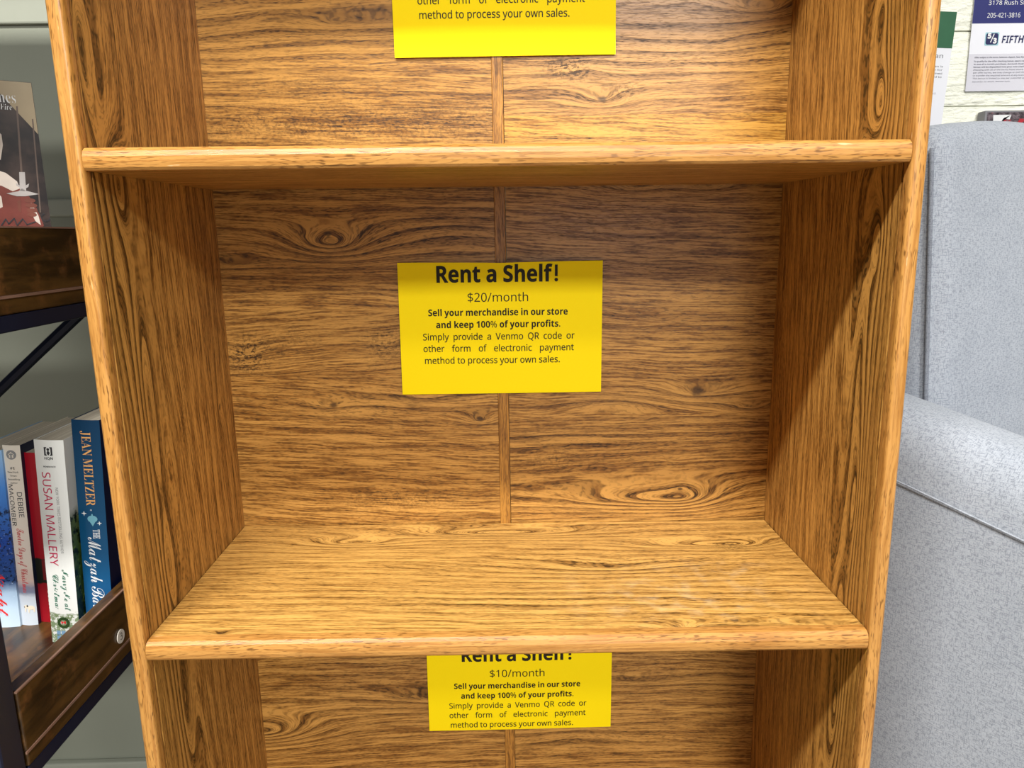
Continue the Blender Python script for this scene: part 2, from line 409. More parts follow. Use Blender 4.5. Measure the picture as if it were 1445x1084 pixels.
m_s1 = oak('oak_shelf', FS, 60.2, .03, light=L(212, 164, 88), mid=L(158, 110, 48), ring=.5, ringf=80, fine=450, bandw=.5, lines=.62,
           mott=motts([(1030, 768, .02, .01, .5)], 'z', 0., 'xy'), wear=motts([(955, 840, .08, .045, .32), (1020, 800, .04, .02, .2)], 'z', 0., 'xy'), rough=.32)
m_s2 = oak('oak_shelf_plain', (), 71.4, .02, fine=480)
shelf(Z1L, Z1R, m_s1, m_edge[2])
shelf(S2+.0011, S2-.0011, m_s2, m_edge[1])
shelf(-.39, -.39, m_s2, m_edge[0])
shelf(.7640, .7640, m_s2, m_edge[2])
shelf(FZ+.06, FZ+.06, m_s2, m_edge[0])
shelf(BT, BT, m_s2, m_edge[0])
# ================================================================== YELLOW SIGNS
m_yel, t, b = new_mat('yellow_paper')
u, v = uvxy(t)
t.links.new(mixc(t, noise(t, vec(t, u, v, 0.), 500, 2), L(255, 226, 0), L(255, 232, 6)), b.inputs['Base Color']); b.inputs['Roughness'].default_value = .7; b.inputs['Specular IOR Level'].default_value = .2
m_ink = flat('black_ink', L(32, 26, 12), .6, .3, var=.1)
def sign(bl, ang, w, h, hb, price, label):
    """bl: lower left corner; hb: height of the last text line above the lower edge"""
    o = empty('paper_sign', (bl.x, D-.0028, bl.z), (0, ang, 0), label, 'sign', 'yellow rent-a-shelf signs')
    cur = lambda a, c: -.0022*math.sin(PI*min(1, max(0, a/w)))*(.3+.7*c/h) + .0003
    bm = bmesh.new(); N, M = 16, 6
    for side, dy in ((0, 0.), (1, .00022)):
        g = [[bm.verts.new((i/N*w, cur(i/N*w, j/M*h)+dy, j/M*h + (.0012*(1-abs(2*i/N-1))**2*-1 if j == M else 0))) for j in range(M+1)] for i in range(N+1)]
        for i in range(N):
            for j in range(M): q = (g[i][j], g[i+1][j], g[i+1][j+1], g[i][j+1]); bm.faces.new(q if side == 0 else q[::-1])
    make('sheet', bm, m_yel, o, 'x', smooth=True)
    s = w/287.; fl = Flat(lambda a, c: (a, cur(a, c)-.00025, c))
    T = lambda st, x0, x1, dy, cap, **k: fl.text(st, (x0-566)*s, (x1-566)*s, hb+dy*s, cap*s, **k)
    xs = T('method to process your own sales.', 600, 793, 0, 9.3, off=.006)
    T('other form of electronic payment', 598.5, 813, 17.2, 9.3, xscale=xs, off=.006)
    T('Simply provide a Venmo QR code or', 598.5, 814, 34, 9.3, xscale=xs, off=.006)
    T('and keep 100% of your profits.', 617.5, 793.5, 51.3, 9.3, kind='bold', off=.004)
    T('Sell your merchandise in our store', 607, 804, 68.4, 9.3, kind='bold', off=.004)
    T(price+'/month', 663, 748, 88, 12.2)
    T('Rent a Shelf', 620, 782.3, 115.5, 22.5, kind='bold', off=.008)
    fl.rect((785.6-566)*s, (789.6-566)*s, hb+122.5*s, hb+138.5*s); fl.disc((787.6-566)*s, hb+117.6*s, 2.5*s, 16)
    bmesh.ops.triangulate(fl.bm, faces=fl.bm.faces)
    make('printed_text', fl.bm, m_ink, o, 'x')
    return o
A_ = lambda x, y: at(x, y, 'y', D-.003)
mb = A_(568, 557)
sign(mb, .006, .2118, .1385, A_(600, 513.5).z-mb.z, '$20', 'yellow sign reading $20 a month on back of the middle compartment')
tb = A_(557, 81.5)
sign(tb, -.004, .2155, .1397, A_(593, 27).z-tb.z, '$20', 'yellow sign cut off by the top of the frame, above the upper shelf')
bb = A_(606, 1032)
sign(bb, .006, .2135, .1320, A_(635, 1027.5).z-bb.z+.0004, '$10', 'yellow sign reading $10 a month, half hidden under the lower shelf')
# ================================================================== METAL SHELF UNIT WITH RUSTIC BOARDS
m_rust, t, b = new_mat('rustic_brown_board')
u, v = uvxy(t)
n1 = noise(t, vec(t, u*9., v*60., 1.), 1, 4, .6); n2 = noise(t, vec(t, u*40., v*45., 5.), 1, 4, .65)
c = mixc(t, n1.step(.35, .65), L(40, 27, 13), L(86, 60, 28)); c = mixc(t, n2.step(.5, .75)*.55, c, L(128, 84, 46))
t.links.new(c, b.inputs['Base Color']); b.inputs['Roughness'].default_value = .3; b.inputs['Specular IOR Level'].default_value = .5
bump(t, b, n2, .15, .0005)
m_edgeb = flat('pale_board_edge', L(136, 104, 88), .5, var=.2)
m_navy = flat('black_blue_metal', L(24, 32, 56), .38, .5, .3)
XU = -.35
U0 = Vector((-.80, .11, FZ))
su = empty('shelf_unit', U0, label='dark metal shelf unit with rustic brown boards, left of the oak bookcase', cat='shelf unit')
UY0, UY1, UXL = -.062, .30, -1.25
for nm, zt, parts in (('lower', .0035, 1), ('upper', .3255, 1), ('top', .6475, 1), ('added_shade_board', .9695, 1)):  # last board is unseen, added to shade the upper left wall
    zs = zt-.0485
    make('shelf_board', bm_box(UXL, XU-.0005, UY0+.004, UY1, zs-.0125, zs, .0012), m_rust, su, 'y', U0)  # the last one is the added, unseen shade board
    g = make('guard_board', bm_box(XU-.0118, XU, UY0+.003, UY1, zs+.0002, zt, .0012), m_rust, su, 'y', U0)
    make('edge_band', bm_box(XU-.0005, XU+.0006, UY0+.002, UY1, zs-.0012, zs+.0008), m_edgeb, g, 'y', U0)
    make('edge_band', bm_box(XU-.0014, XU+.0004, UY0+.002, UY1, zt-.0009, zt+.0003), m_edgeb, g, 'y', U0)
    make('rail', bm_box(XU-.022, XU-.001, UY0+.004, UY1, zs-.0250, zs-.0128, .001), m_navy, su, 'y', U0)
    make('rail', bm_box(UXL, XU-.023, UY1-.02, UY1, zs-.0250, zs-.0128, .001), m_navy, su, 'x', U0)
for (x0, x1, y0, y1) in ((XU-.024, XU-.0005, UY0-.022, UY0+.0015), (XU-.024, XU-.0005, UY1+.0005, UY1+.022), (UXL-.022, UXL, UY0-.022, UY0), (UXL-.022, UXL, UY1, UY1+.022)):
    make('post', bm_box(x0, x1, y0, y1, FZ, 1.03, .002), m_navy, su, 'z', U0)
pa, pb = at(100, 455, 'y', UY1+.008), at(0, 550, 'y', UY1+.008)
d = (pb-pa)
make('brace', bm_tube([pa-d*.55, pb+d*2.2], .0062, 8), m_navy, su, 'x', U0)
pc = pa-d*.55
# round number sticker
st = at(171, 898, 'x', XU+.0012)
so = empty('price_sticker', st+Vector((0, 0, 0)), label='small round white sticker numbered 3 on the shelf unit guard board', cat='sticker')
# printed marks on it
fl = bmesh.new()
r = .0062; N = 28
vf = [fl.verts.new((0, r*math.cos(2*PI*i/N), r*math.sin(2*PI*i/N))) for i in range(N)]
vb = [fl.verts.new((-.0007, r*math.cos(2*PI*i/N), r*math.sin(2*PI*i/N))) for i in range(N)]
fl.faces.new(vf); fl.faces.new(vb[::-1])
for i in range(N): fl.faces.new((vf[i], vb[i], vb[(i+1) % N], vf[(i+1) % N]))
make('disc', fl, flat('white_sticker', L(222, 216, 206), .5, var=.02), so, 'y')
f = Flat(lambda a, c: (.0002, a, c)); f.text('3', -.0018, .0020, -.0029, .0062)
make('number', f.bm, m_ink, so, 'y')
# ================================================================== BOOKS
m_page, t, b = new_mat('page_block')
x, y, z = objxyz(t)
ln = noise(t, vec(t, x*1800., y*3., z*3.), 1, 1).step(.4, .6)
t.links.new(mixc(t, ln*.5, L(214, 206, 188), L(168, 158, 138)), b.inputs['Base Color']); b.inputs['Roughness'].default_value = .8
def ramp_mat(name, stops, h, splotch=None, rough=.35, axis=2):
    """printed cover: colour stops up the height; splotch = (z0, z1, colour, scale) for foliage / snow print"""
    m, t, b = new_mat(name); c = objxyz(t)
    r = t.nodes.new('ShaderNodeValToRGB'); e = r.color_ramp.elements
    while len(e) > 1: e.remove(e[-1])
    e[0].position = stops[0][0]; e[0].color = stops[0][1]+(1,)
    for p, k in stops[1:]: q = e.new(p); q.color = k+(1,)
    t.links.new((c[axis]*(1./h)+(noise(t, vec(t, c[0], c[1], c[2]), 90, 3)-.5)*.04).k, r.inputs[0]); col = r.outputs[0]
    for (z0, z1, k, sc, th) in (splotch or ()):
        n = noise(t, vec(t, c[0], c[1], c[2]), sc, 4, .65).step(th, th+.1)
        ms = c[axis].step(z0-.004, z0+.004)*c[axis].step(z1+.004, z1-.004)
        col = mixc(t, n*ms, col, k)
    t.links.new(col, b.inputs['Base Color']); b.inputs['Roughness'].default_value = rough; b.inputs['Specular IOR Level'].default_value = .35
    return m
SHELFZ = .0035-.0485
def book(loc, w, h, dep, spine, front, lean, label, rnd=.0012, group='paperbacks standing on the lower rustic shelf', name='paperback_book', yaw=0.):
    o = empty(name, (loc[0], loc[1], SHELFZ+.0004), (0, lean, yaw), label, 'book', group)
    # cover = spine + two boards; local x 0..w, y 0..dep, z 0..h
    bm = bmesh.new(); r = rnd
    prof = [(0, dep), (0, r*2)]+[(w/2-(w/2)*math.cos(a), r*2-r*2*math.sin(a)) if 0 else (None, None) for a in ()]
    arc = [(w*i/8, r*(1-math.sin(PI*i/8))) for i in range(9)]
    outer = [(0, dep)]+arc+[(w, dep)]; th = .0004
    inner = [(th, dep)]+[(min(max(a, th), w-th), c+th) for a, c in arc]+[(w-th, dep)]
    O0 = [bm.verts.new((a, c, 0)) for a, c in outer]; O1 = [bm.verts.new((a, c, h)) for a, c in outer]
    I0 = [bm.verts.new((a, c, 0)) for a, c in inner]; I1 = [bm.verts.new((a, c, h)) for a, c in inner]
    for i in range(len(outer)-1):
        fo = bm.faces.new((O0[i], O0[i+1], O1[i+1], O1[i])); fo.material_index = 1 if i == len(outer)-2 else 0
        bm.faces.new((I0[i+1], I0[i], I1[i], I1[i+1])); bm.faces.new((O1[i], O1[i+1], I1[i+1], I1[i])); bm.faces.new((O0[i+1], O0[i], I0[i], I0[i+1]))
    bmesh.ops.recalc_face_normals(bm, faces=bm.faces)
    cv = make('cover', bm, [spine, front], o)
    make('page_block', bm_box(.0006, w-.0006, r+.0008, dep-.001, .0004, h-.0006), m_page, o)
    sf = Flat(lambda a, c: (a, r*(1-math.sin(PI*min(1, max(0, a/w))))-.0003, c))
    return o, cv, sf
def down(sf, st, z_top, z_bot, xb, cap, kind='', shear=0., off=0.):
    """text running down the spine: reads top to bottom, letter feet towards -x at xb"""
    P, Fc, _ = text_fit(st, 0, z_top-z_bot, 0, cap, kind=kind, shear=shear, off=off)
    sf.add([(xb+p[1], z_top-p[0]) for p in P], Fc)
def put(sf, name, mat, cv):
    bmesh.ops.triangulate(sf.bm, faces=sf.bm.faces); return make(name, sf.bm, mat, cv)
ink = {k: flat('ink_'+k, L(*c), .5, .3, var=.04) for k, c in dict(charcoal=(52, 52, 56), crimson=(196, 36, 84), red=(200, 60, 66), gold=(214, 158, 96), white=(226, 228, 230), green=(48, 116, 92), grey=(140, 140, 142), teal=(108, 164, 182), bright_red=(214, 50, 50), cream=(222, 214, 200), sky=(120, 156, 190)).items()}
def same_frame(sf):
    return Flat(sf.f)
# -- winter-night book (cut by the frame)
m_b1 = ramp_mat('winter_night_print', [(0, L(196, 214, 228)), (.2, L(170, 196, 224)), (.27, L(40, 74, 130)), (.5, L(26, 66, 150)), (.8, L(70, 132, 210)), (1, L(150, 190, 230))], .176,
                [(.045, .12, L(14, 30, 60), 300, .5), (.03, .1, L(190, 210, 235), 500, .62)])
p = at(28, 885, 'z', SHELFZ)
bk, cv, sf = book((p.x-.026, p.y), .026, .176, .106, m_b1, m_b1, .05, 'paperback with blue snowy forest spine, leftmost on the lower shelf, cut by the frame')
down(sf, 'One Winter Night', .16, .012, .009, .008, kind='script')
put(sf, 'spine_lettering', ink['bright_red'], cv)
# -- cream
m_b2 = ramp_mat('cream_snow_print', [(0, L(200, 210, 222)), (.17, L(196, 204, 216)), (.19, L(120, 126, 150)), (.22, L(130, 130, 150)), (.26, L(222, 196, 186)), (.34, L(230, 216, 204)), (1, L(232, 224, 210))], .178)
m_b2f = flat('midnight_cover', L(26, 34, 62), .4)
q = at(29, 883, 'z', SHELFZ)
w2 = (at(52.5, 882, 'y', q.y).x-q.x)*1.0
bk, cv, sf = book((q.x+.0004, q.y), w2, .179, .106, m_b2, m_b2f, .05, 'cream paperback with a white dog in snow at the foot of its spine')
g2 = same_frame(sf); g3 = same_frame(sf); g4 = same_frame(sf)
g3.disc(w2/2, .170, .0045, 22); put(g3, 'publisher_emblem', ink['grey'], cv)
g4.poly([(w2/2-.003, .163), (w2/2, .166), (w2/2+.003, .163), (w2/2+.002, .163), (w2/2+.002, .160), (w2/2+.0007, .160), (w2/2+.0007, .162), (w2/2-.0007, .162), (w2/2-.0007, .160), (w2/2-.002, .160), (w2/2-.002, .163)])
f4 = same_frame(sf); f4.f = (lambda base: (lambda a, c: (base(a, c)[0], base(a, c)[1]-.0001, base(a, c)[2])))(sf.f)
for P in [[(w2/2-.003, .170), (w2/2, .173), (w2/2+.003, .170)], [(w2/2-.002, .170), (w2/2-.002, .1672), (w2/2-.0007, .1672), (w2/2-.0007, .170)], [(w2/2+.0007, .170), (w2/2+.0007, .1672), (w2/2+.002, .1672), (w2/2+.002, .170)]]: f4.poly(P)
put(f4, 'house_mark', ink['cream'], cv); g4.bm.free()
for i, (s_, a, c) in enumerate((('#1', .0022, .0024), ('New York', .0048, .0017), ('Times', .0030, .0017), ('bestselling', .0052, .0016), ('author', .0032, .0016))):
    g2.text(s_, w2/2-a, w2/2+a, .1560-i*.0034, c, kind='serif' if i < 1 else '')
down(g2, 'DEBBIE', .134, .1095, w2*.60, .0042); down(g2, 'MACOMBER', .1415, .101, w2*.14, .0042)
put(g2, 'author_lettering', ink['charcoal'], cv)
down(sf, 'Twelve Days of Christmas', .0985, .034, w2*.36, .0060, kind='script', off=0); put(sf, 'title_lettering', ink['red'], cv)
dg = same_frame(g2); dg.disc(.0112, .0185, .0030, 16, .0022); dg.disc(.0072, .0195, .0022, 14, .0019); dg.disc(.0138, .0165, .0008, 10, .0030); dg.disc(.0092, .0160, .0007, 8, .0030); dg.disc(.0062, .0162, .0006, 8, .0025)
put(dg, 'printed_dog', flat('dog_print', L(232, 220, 200), .5, var=.1), cv)
dk = Flat(lambda a, c, b=sf.f: (b(a, c)[0], b(a, c)[1]-.0001, b(a, c)[2])); dk.disc(.0054, .0192, .0006, 8); dk.disc(.0082, .0202, .0008, 8, .0012); put(dk, 'printed_dog_face', ink['charcoal'], cv)
# -- red
m_b3 = ramp_mat('deep_red_print', [(0, L(150, 22, 34)), (.24, L(150, 22, 34)), (.241, L(30, 32, 26)), (.39, L(34, 36, 30)), (.391, L(158, 22, 36)), (1, L(164, 22, 38))], .168, rough=.3)
q3 = at(53, 880, 'z', SHELFZ)
bk, cv, sf = book((q3.x+.0006, q3.y+.002), .0190, .170, .106, m_b3, m_b3, .045, 'dark red paperback between the cream and the white one')
r3 = same_frame(sf); r3.rect(.0085, .0165, .044, .0645); put(r3, 'printed_chair', flat('chair_print', L(128, 20, 26), .5, var=.4), cv)
down(sf, 'GUEST', .034, .013, .0110, .0046, kind='serif'); put(sf, 'spine_lettering', ink['cream'], cv)
# -- white
m_b4 = ramp_mat('white_gloss_print', [(0, L(130, 150, 120)), (.155, L(120, 138, 100)), (.16, L(232, 234, 232)), (1, L(236, 238, 236))], .190, [(.0, .029, L(226, 228, 226), 260, .46), (0, .029, L(92, 116, 60), 330, .56)])
m_b4f = ramp_mat('snowy_fir_print', [(0, L(40, 58, 24)), (.45, L(60, 84, 34)), (.62, L(92, 108, 64)), (.68, L(206, 206, 200)), (1, L(222, 222, 216))], .190,
                 [(0., .125, L(18, 28, 12), 130, .48), (0., .12, L(120, 146, 60), 190, .6)])
q4 = at(73, 908, 'z', SHELFZ)
w4 = .0252
bk, cv, sf = book((q4.x, q4.y), w4, .1925, .106, m_b4, m_b4f, .055, 'white paperback with crimson and green lettering, standing forward of its row', rnd=.0016)
gA, gB, gC, gD, gE = [same_frame(sf) for _ in range(5)]
gA.rect(.0090, .0104, .1790, .1860); gA.rect(.0146, .0160, .1790, .1860); gA.rect(.0090, .0112, .1853, .1863); gA.rect(.0138, .0160, .1853, .1863); gA.rect(.0090, .0112, .1787, .1797); gA.rect(.0138, .0160, .1787, .1797)
gA.disc(.0125, .1843, .0012, 10); gA.poly([(.0125, .1837), (.0140, .1810), (.0125, .1787), (.0110, .1810)])
gA.text('HQN', .0088, .0160, .1751, .0022, kind='bold'); gA.text('ROMANCE', .0072, .0176, .1680, .0013, kind='bold')
put(gA, 'publisher_mark', ink['charcoal'], cv)
down(gB, 'SUSAN MALLERY', .1635, .076, .0052, .0074); put(gB, 'author_lettering', ink['crimson'], cv)
down(gC, 'NEW YORK TIMES BESTSELLING AUTHOR', .1495, .088, .0158, .0022); put(gC, 'small_lettering', ink['grey'], cv)
down(gD, 'Marry Me at', .0725, .0325, .0150, .0050, kind='script', off=.004); down(gD, 'Christmas', .0675, .0335, .0062, .0052, kind='script', off=.004); put(gD, 'title_lettering', ink['green'], cv)
for i in range(16):
    a = 2*PI*i/16; gE.disc(.0125+.0042*math.cos(a), .0205+.0042*math.sin(a), .0015, 8)
put(gE, 'printed_wreath', flat('wreath_print', L(46, 74, 34), .5, var=.4), cv)
ff = Flat(lambda a, c, b=sf.f: (b(a, c)[0], b(a, c)[1]-.0001, b(a, c)[2]))
ff.poly([(.0105, .0190), (.0125, .0208), (.0146, .0190), (.0146, .0225), (.0125, .0212), (.0105, .0225)]); put(ff, 'printed_bow', ink['bright_red'], cv)
gw = same_frame(sf)
for a0 in (.0055, .0100, .0145):
    for c0 in (.0035, .0085): gw.rect(a0, a0+.0035, c0, c0+.0040)
put(gw, 'printed_window', ink['sky'], cv); sf.bm.free()
# -- blue
m_b5 = ramp_mat('deep_blue_print', [(0, L(34, 92, 146)), (.3, L(20, 80, 124)), (.6, L(12, 66, 102)), (1, L(10, 52, 84))], .205, rough=.3)
m_b5f = flat('navy_cover', L(14, 22, 58), .35, var=.1)
YB = .099
q5 = at(97.5, 593, 'y', YB); w5 = at(137, 592, 'y', YB).x-q5.x
h5 = q5.z-SHELFZ
ln5 = .06
bk, cv, sf = book((q5.x-h5*math.sin(ln5)+.001, YB), w5, h5/math.cos(ln5), .135, m_b5, m_b5f, ln5, 'deep blue paperback with gold author lettering, last of its row beside the oak bookcase')
H5 = h5/math.cos(ln5)
gA, gB = same_frame(sf), same_frame(sf)
down(gA, 'JEAN MELTZER', H5-.0097, H5-.079, .0084, .0080, kind='serif', off=-.005); put(gA, 'author_lettering', ink['gold'], cv)
for (a, c, s_) in ((.0056, H5-.0865, .0026), (.0186, H5-.0955, .0022), (.0122, H5-.083, .0011)):
    sf.poly([(a, c+s_), (a+s_*.2, c+s_*.2), (a+s_, c), (a+s_*.2, c-s_*.2), (a, c-s_), (a-s_*.2, c-s_*.2), (a-s_, c), (a-s_*.2, c+s_*.2)])
down(sf, 'THE', H5-.1015, H5-.1105, .0125, .0058, kind='serif')
down(sf, 'Matzah', H5-.109, H5-.153, .0075, .0110, kind='script', off=-.002); down(sf, 'Ball', H5-.157, H5-.186, .0075, .0110, kind='script', off=-.002); put(sf, 'title_lettering', ink['white'], cv)
gB.disc(.0128, H5-.0915, .0044, 18, .0033); gB.poly([(.0100, H5-.0935), (.0156, H5-.0935), (.0128, H5-.0985)]); gB.rect(.0122, .0134, H5-.0892, H5-.0868); put(gB, 'printed_dreidel', ink['teal'], cv)
fs = Flat(lambda a, c: (w5+.00015, a, c))
def star(F, a, c, s_, n=5):
    F.poly([(a+(s_ if i % 2 == 0 else s_*.42)*math.sin(PI*i/n), c+(s_ if i % 2 == 0 else s_*.42)*math.cos(PI*i/n)) for i in range(2*n)])
star(fs, .026, H5-.066, .0042)
fs3 = Flat(fs.f); star(fs3, .040, H5-.128, .0022); put(fs3, 'printed_star', ink['white'], cv)
arc = [( .045+.016*math.cos(a), H5-.093+.016*math.sin(a)) for a in np.linspace(1.9, 4.6, 14)]; arc2 = [(.050+.013*math.cos(a), H5-.090+.014*math.sin(a)) for a in np.linspace(4.4, 2.1, 14)]
fm = Flat(fs.f); fm.poly(arc+arc2); put(fm, 'printed_moon', ink['white'], cv); fs2 = fs; put(fs2, 'printed_star', ink['white'], cv)
# -- upper, cover facing out
UZ = .3255-.0485
m_b6, t, b = new_mat('dark_armour_print')
x, y, z = objxyz(t)
n = noise(t, vec(t, x, y, z), 60, 4)
c = mixc(t, n.step(.35, .7), L(26, 20, 22), L(62, 48, 44))
c = mixc(t, z.step(.045, .01)*x.step(.05, .09), c, L(120, 104, 84))
t.links.new(c, b.inputs['Base Color']); b.inputs['Roughness'].default_value = .35
p6 = at(72, 316, 'y', .12)
w6 = .108
A6 = math.radians(34); ax6 = Vector((math.cos(A6), math.sin(A6), 0)); n6 = Vector((math.sin(A6), -math.cos(A6), 0))
O6 = Vector((p6.x, p6.y, UZ+.0005)) - ax6*w6
o6 = empty('paperback_book', O6, (0, 0, A6), 'dark fantasy paperback with armoured figure and sword, standing cover out on the upper shelf', 'book')
def hit6(px, py):
    d = R_*((px-W_/2)/FPX) + U_*((H_/2-py)/FPX) + F_; c = Vector((CX, CY, CZ))
    q = c + d*((O6-c).dot(n6)/d.dot(n6)); return (q-O6).dot(ax6), q.z-O6.z
h6 = hit6(60, 118)[1]
c6m = make('cover', bm_box(0, w6, 0, .0006, 0, h6), m_b6, o6)
make('cover', bm_box(0, w6, .0224, .023, 0, h6), flat('dark_back_cover', L(40, 32, 34), .4), o6)
make('spine', bm_box(-.0006, 0, 0, .023, 0, h6), flat('dark_spine', L(46, 34, 34), .4), o6)
make('page_block', bm_box(.0004, w6-.002, .0007, .0223, .0006, h6-.0006), m_page, o6)
F6 = lambda d: Flat(lambda a, c: (a, -.0001-d, c))
X6 = lambda px: hit6(px, 240)[0]
Z6 = lambda py: hit6(35, py)[1]
f = F6(0); f.poly([(X6(0), h6-.0003), (w6-.0003, h6-.0003), (w6-.0003, hit6(62, 190)[1])]); put(f, 'tan_corner', flat('tan_patch', L(164, 148, 120), .4, var=.06), c6m)  # tan triangle over the upper right corner of the cover
f = F6(0); f.poly([hit6(-60, 330), hit6(56, 330), hit6(62, 318), hit6(50, 290), hit6(36, 270), hit6(20, 258), hit6(5, 244), hit6(-40, 240)]); put(f, 'printed_tunic', flat('tunic_print', L(122, 60, 52), .4, var=.35), c6m)
f = F6(.00008)
f.poly([hit6(-8, 180), hit6(2, 190), hit6(4, 205), hit6(1, 225), hit6(-12, 235)]); f.poly([hit6(-5, 240), hit6(8, 244), hit6(24, 256), hit6(28, 266), hit6(18, 270), hit6(2, 262), hit6(-5, 262)])
f.poly([hit6(-5, 270), hit6(2, 278), hit6(4, 292), hit6(-4, 296)]); f.poly([hit6(44, 286), hit6(54, 304), hit6(58, 318), hit6(50, 312), hit6(42, 296)])
put(f, 'printed_hair', flat('pale_hair_print', L(206, 194, 184), .4, var=.1), c6m)
f = F6(.00014)
f.poly([hit6(22.5, 150), hit6(25, 150), hit6(32, 246), hit6(29, 246)])
f.poly([hit6(45, 168), hit6(47, 168), hit6(58, 300), hit6(56, 300)])
put(f, 'printed_blade', flat('blade_print', L(104, 88, 80), .35, var=.1), c6m)
f = F6(.0002)
f.poly([hit6(27, 243), hit6(35, 243), hit6(37, 270), hit6(28, 270)]); f.poly([hit6(9, 273), hit6(26, 270), hit6(31, 266), hit6(36, 269), hit6(55, 274), hit6(36, 277), hit6(24, 277)])
f.poly([hit6(22, 258), hit6(28, 262), hit6(28, 265), hit6(23, 262)]); f.poly([hit6(36, 262), hit6(41, 259), hit6(40, 264), hit6(36, 266)])
put(f, 'printed_hilt', flat('hilt_print', L(176, 170, 168), .35, var=.15), c6m)
f = F6(.0002)
for i, (px, py, rx) in enumerate(((36, 283, 8), (37, 290, 8.5), (37, 297, 8), (36, 303, 7))): f.disc(X6(px), Z6(py), (X6(px+rx)-X6(px)), 14, abs(Z6(py)-Z6(py+3.2)))
f.poly([hit6(24, 284), hit6(29, 281), hit6(30, 300), hit6(26, 298)]); put(f, 'printed_hand', flat('glove_print', L(120, 66, 54), .4, var=.35), c6m)
f = F6(.00025)
f.text('Bones', hit6(-23, 140)[0], hit6(22, 140)[0], hit6(10, 145)[1], hit6(10, 129)[1]-hit6(10, 145)[1], kind='serif', off=-.01); f.text('City of Fire', hit6(-30, 152)[0], hit6(17, 152)[0], hit6(10, 155)[1], hit6(10, 147)[1]-hit6(10, 155)[1], kind='serif', shear=.2, off=-.012); put(f, 'title_lettering', ink['white'], c6m)
f = F6(.0003)
f.stroke([(X6(55+6*math.cos(a)+k*.0), Z6(307+6*math.sin(a)*.9)) for a, k in [(i*.5, i) for i in range(10)]], .0007)
f.stroke([hit6(2, 318), hit6(8, 309), hit6(12, 316), hit6(20, 308), hit6(24, 318), hit6(32, 309), hit6(38, 317), hit6(50, 313)], .0008); put(f, 'script_signature', ink['charcoal'], c6m)
# ================================================================== WALL PAPERS
# bank flyer
YW = WY-.004
fo = at(1362, 129, 'y', YW)
fl_ = empty('flyer', fo, (0, 0, 0), 'navy and white bank flyer taped to the white brick wall above the armchair', 'poster')
wF, hF = .26, .36
m_white = flat('flyer_white', L(226, 228, 236), .5, var=.01)
make('sheet', bm_box(0, wF, 0, .0006, 0, hF), m_white, fl_)
XF = lambda px, py=60: at(px, py, 'y', YW).x-fo.x
ZF = lambda py, px=1400: at(px, py, 'y', YW).z-fo.z
FF = lambda d: Flat(lambda a, c: (a, -.0002-d, c))
f = FF(0); f.rect(0, wF, ZF(33), hF); put(f, 'navy_panel', flat('navy_ink', L(44, 48, 108), .4, var=.03), fl_)
f = FF(0); f.rect(0, wF, 0, ZF(76)); put(f, 'grey_panel', flat('lavender_ink', L(206, 206, 216), .5, var=.01), fl_)
f = FF(.0003)
f.text('3178 Rush Street, Suite 2', XF(1395, 5), XF(1395, 5)+.1115, ZF(7), .0062); f.text('205-421-3816', XF(1393, 22), XF(1439.5, 22), ZF(25), .0068); put(f, 'white_lettering', ink['white'], fl_)
nv = flat('dark_navy_ink', L(32, 36, 84), .5, var=.03)
f = FF(.0003)
a0, a1, c0, c1 = XF(1390.5), XF(1407.5), ZF(63), ZF(47)
f.poly([(a0+.002, c0), (a1-.002, c0), (a1, c0+.002), (a1, c1-.002), (a1-.002, c1), (a0+.002, c1), (a0, c1-.002), (a0, c0+.002)])
f.text('FIFTH THIRD BANK', XF(1413.5, 57), XF(1413.5, 57)+.119, ZF(61), .0108, kind='bold', shear=.15); put(f, 'navy_lettering', nv, fl_)
f = FF(.0001); r_ = .0014; f.poly([(a0+.001-r_, c0-r_), (a1-.001+r_, c0-r_), (a1+r_, c0+.001-r_), (a1+r_, c1-.001+r_), (a1-.001+r_, c1+r_), (a0+.001-r_, c1+r_), (a0-r_, c1-.001+r_), (a0-r_, c0+.001-r_)]); put(f, 'emblem_outline', flat('emblem_teal', L(150, 196, 206), .5), fl_)
f = FF(.0005); wA = a1-a0
f.text('5', a0+wA*.12, a0+wA*.42, c0+wA*.48, wA*.38, kind='bold', off=.03); f.text('3', a0+wA*.60, a0+wA*.90, c0+wA*.10, wA*.38, kind='bold', off=.03); f.text('/', a0+wA*.36, a0+wA*.68, c0+wA*.16, wA*.66); put(f, 'emblem_figures', ink['white'], fl_)
f = FF(.0003)
rows = ['Offer subject to the terms, balances, deposit, fees, limits, minimums, accounts and rates stated in branch.',
        'To qualify for the offer checking bonus, open a new checking account and have direct deposits',
        'in one of a month purchase. Account must be funded within 45 days of opening at',
        'bonus will be deposited into your new checking account within 10 business days of',
        'checking with all of the terms listed above and may be reported as income to the',
        'per offer terms, we may change or end this offer at any time before you open it.',
        'or transfer the required amount at any branch. Member bank offers vary by region.',
        'This bonus is limited to one per customer and can not be combined with another.',
        'See banker for details. Member bank.']
for i, s_ in enumerate(rows):
    py = [82, 87.5, 91.5, 95.5, 99.5, 103.5, 107.5, 111.5, 116][i]; x0_ = [1375, 1374, 1374, 1373.5, 1373, 1373, 1372.5, 1372, 1371.5][i]
    f.text(s_, XF(x0_, py), (XF(x0_, py)+.155) if i < 8 else XF(1425, py), ZF(py), .0021 if i != 8 else .0017, kind='bold' if i < 4 else '')
put(f, 'fine_print', flat('grey_ink', L(96, 98, 112), .5), fl_)
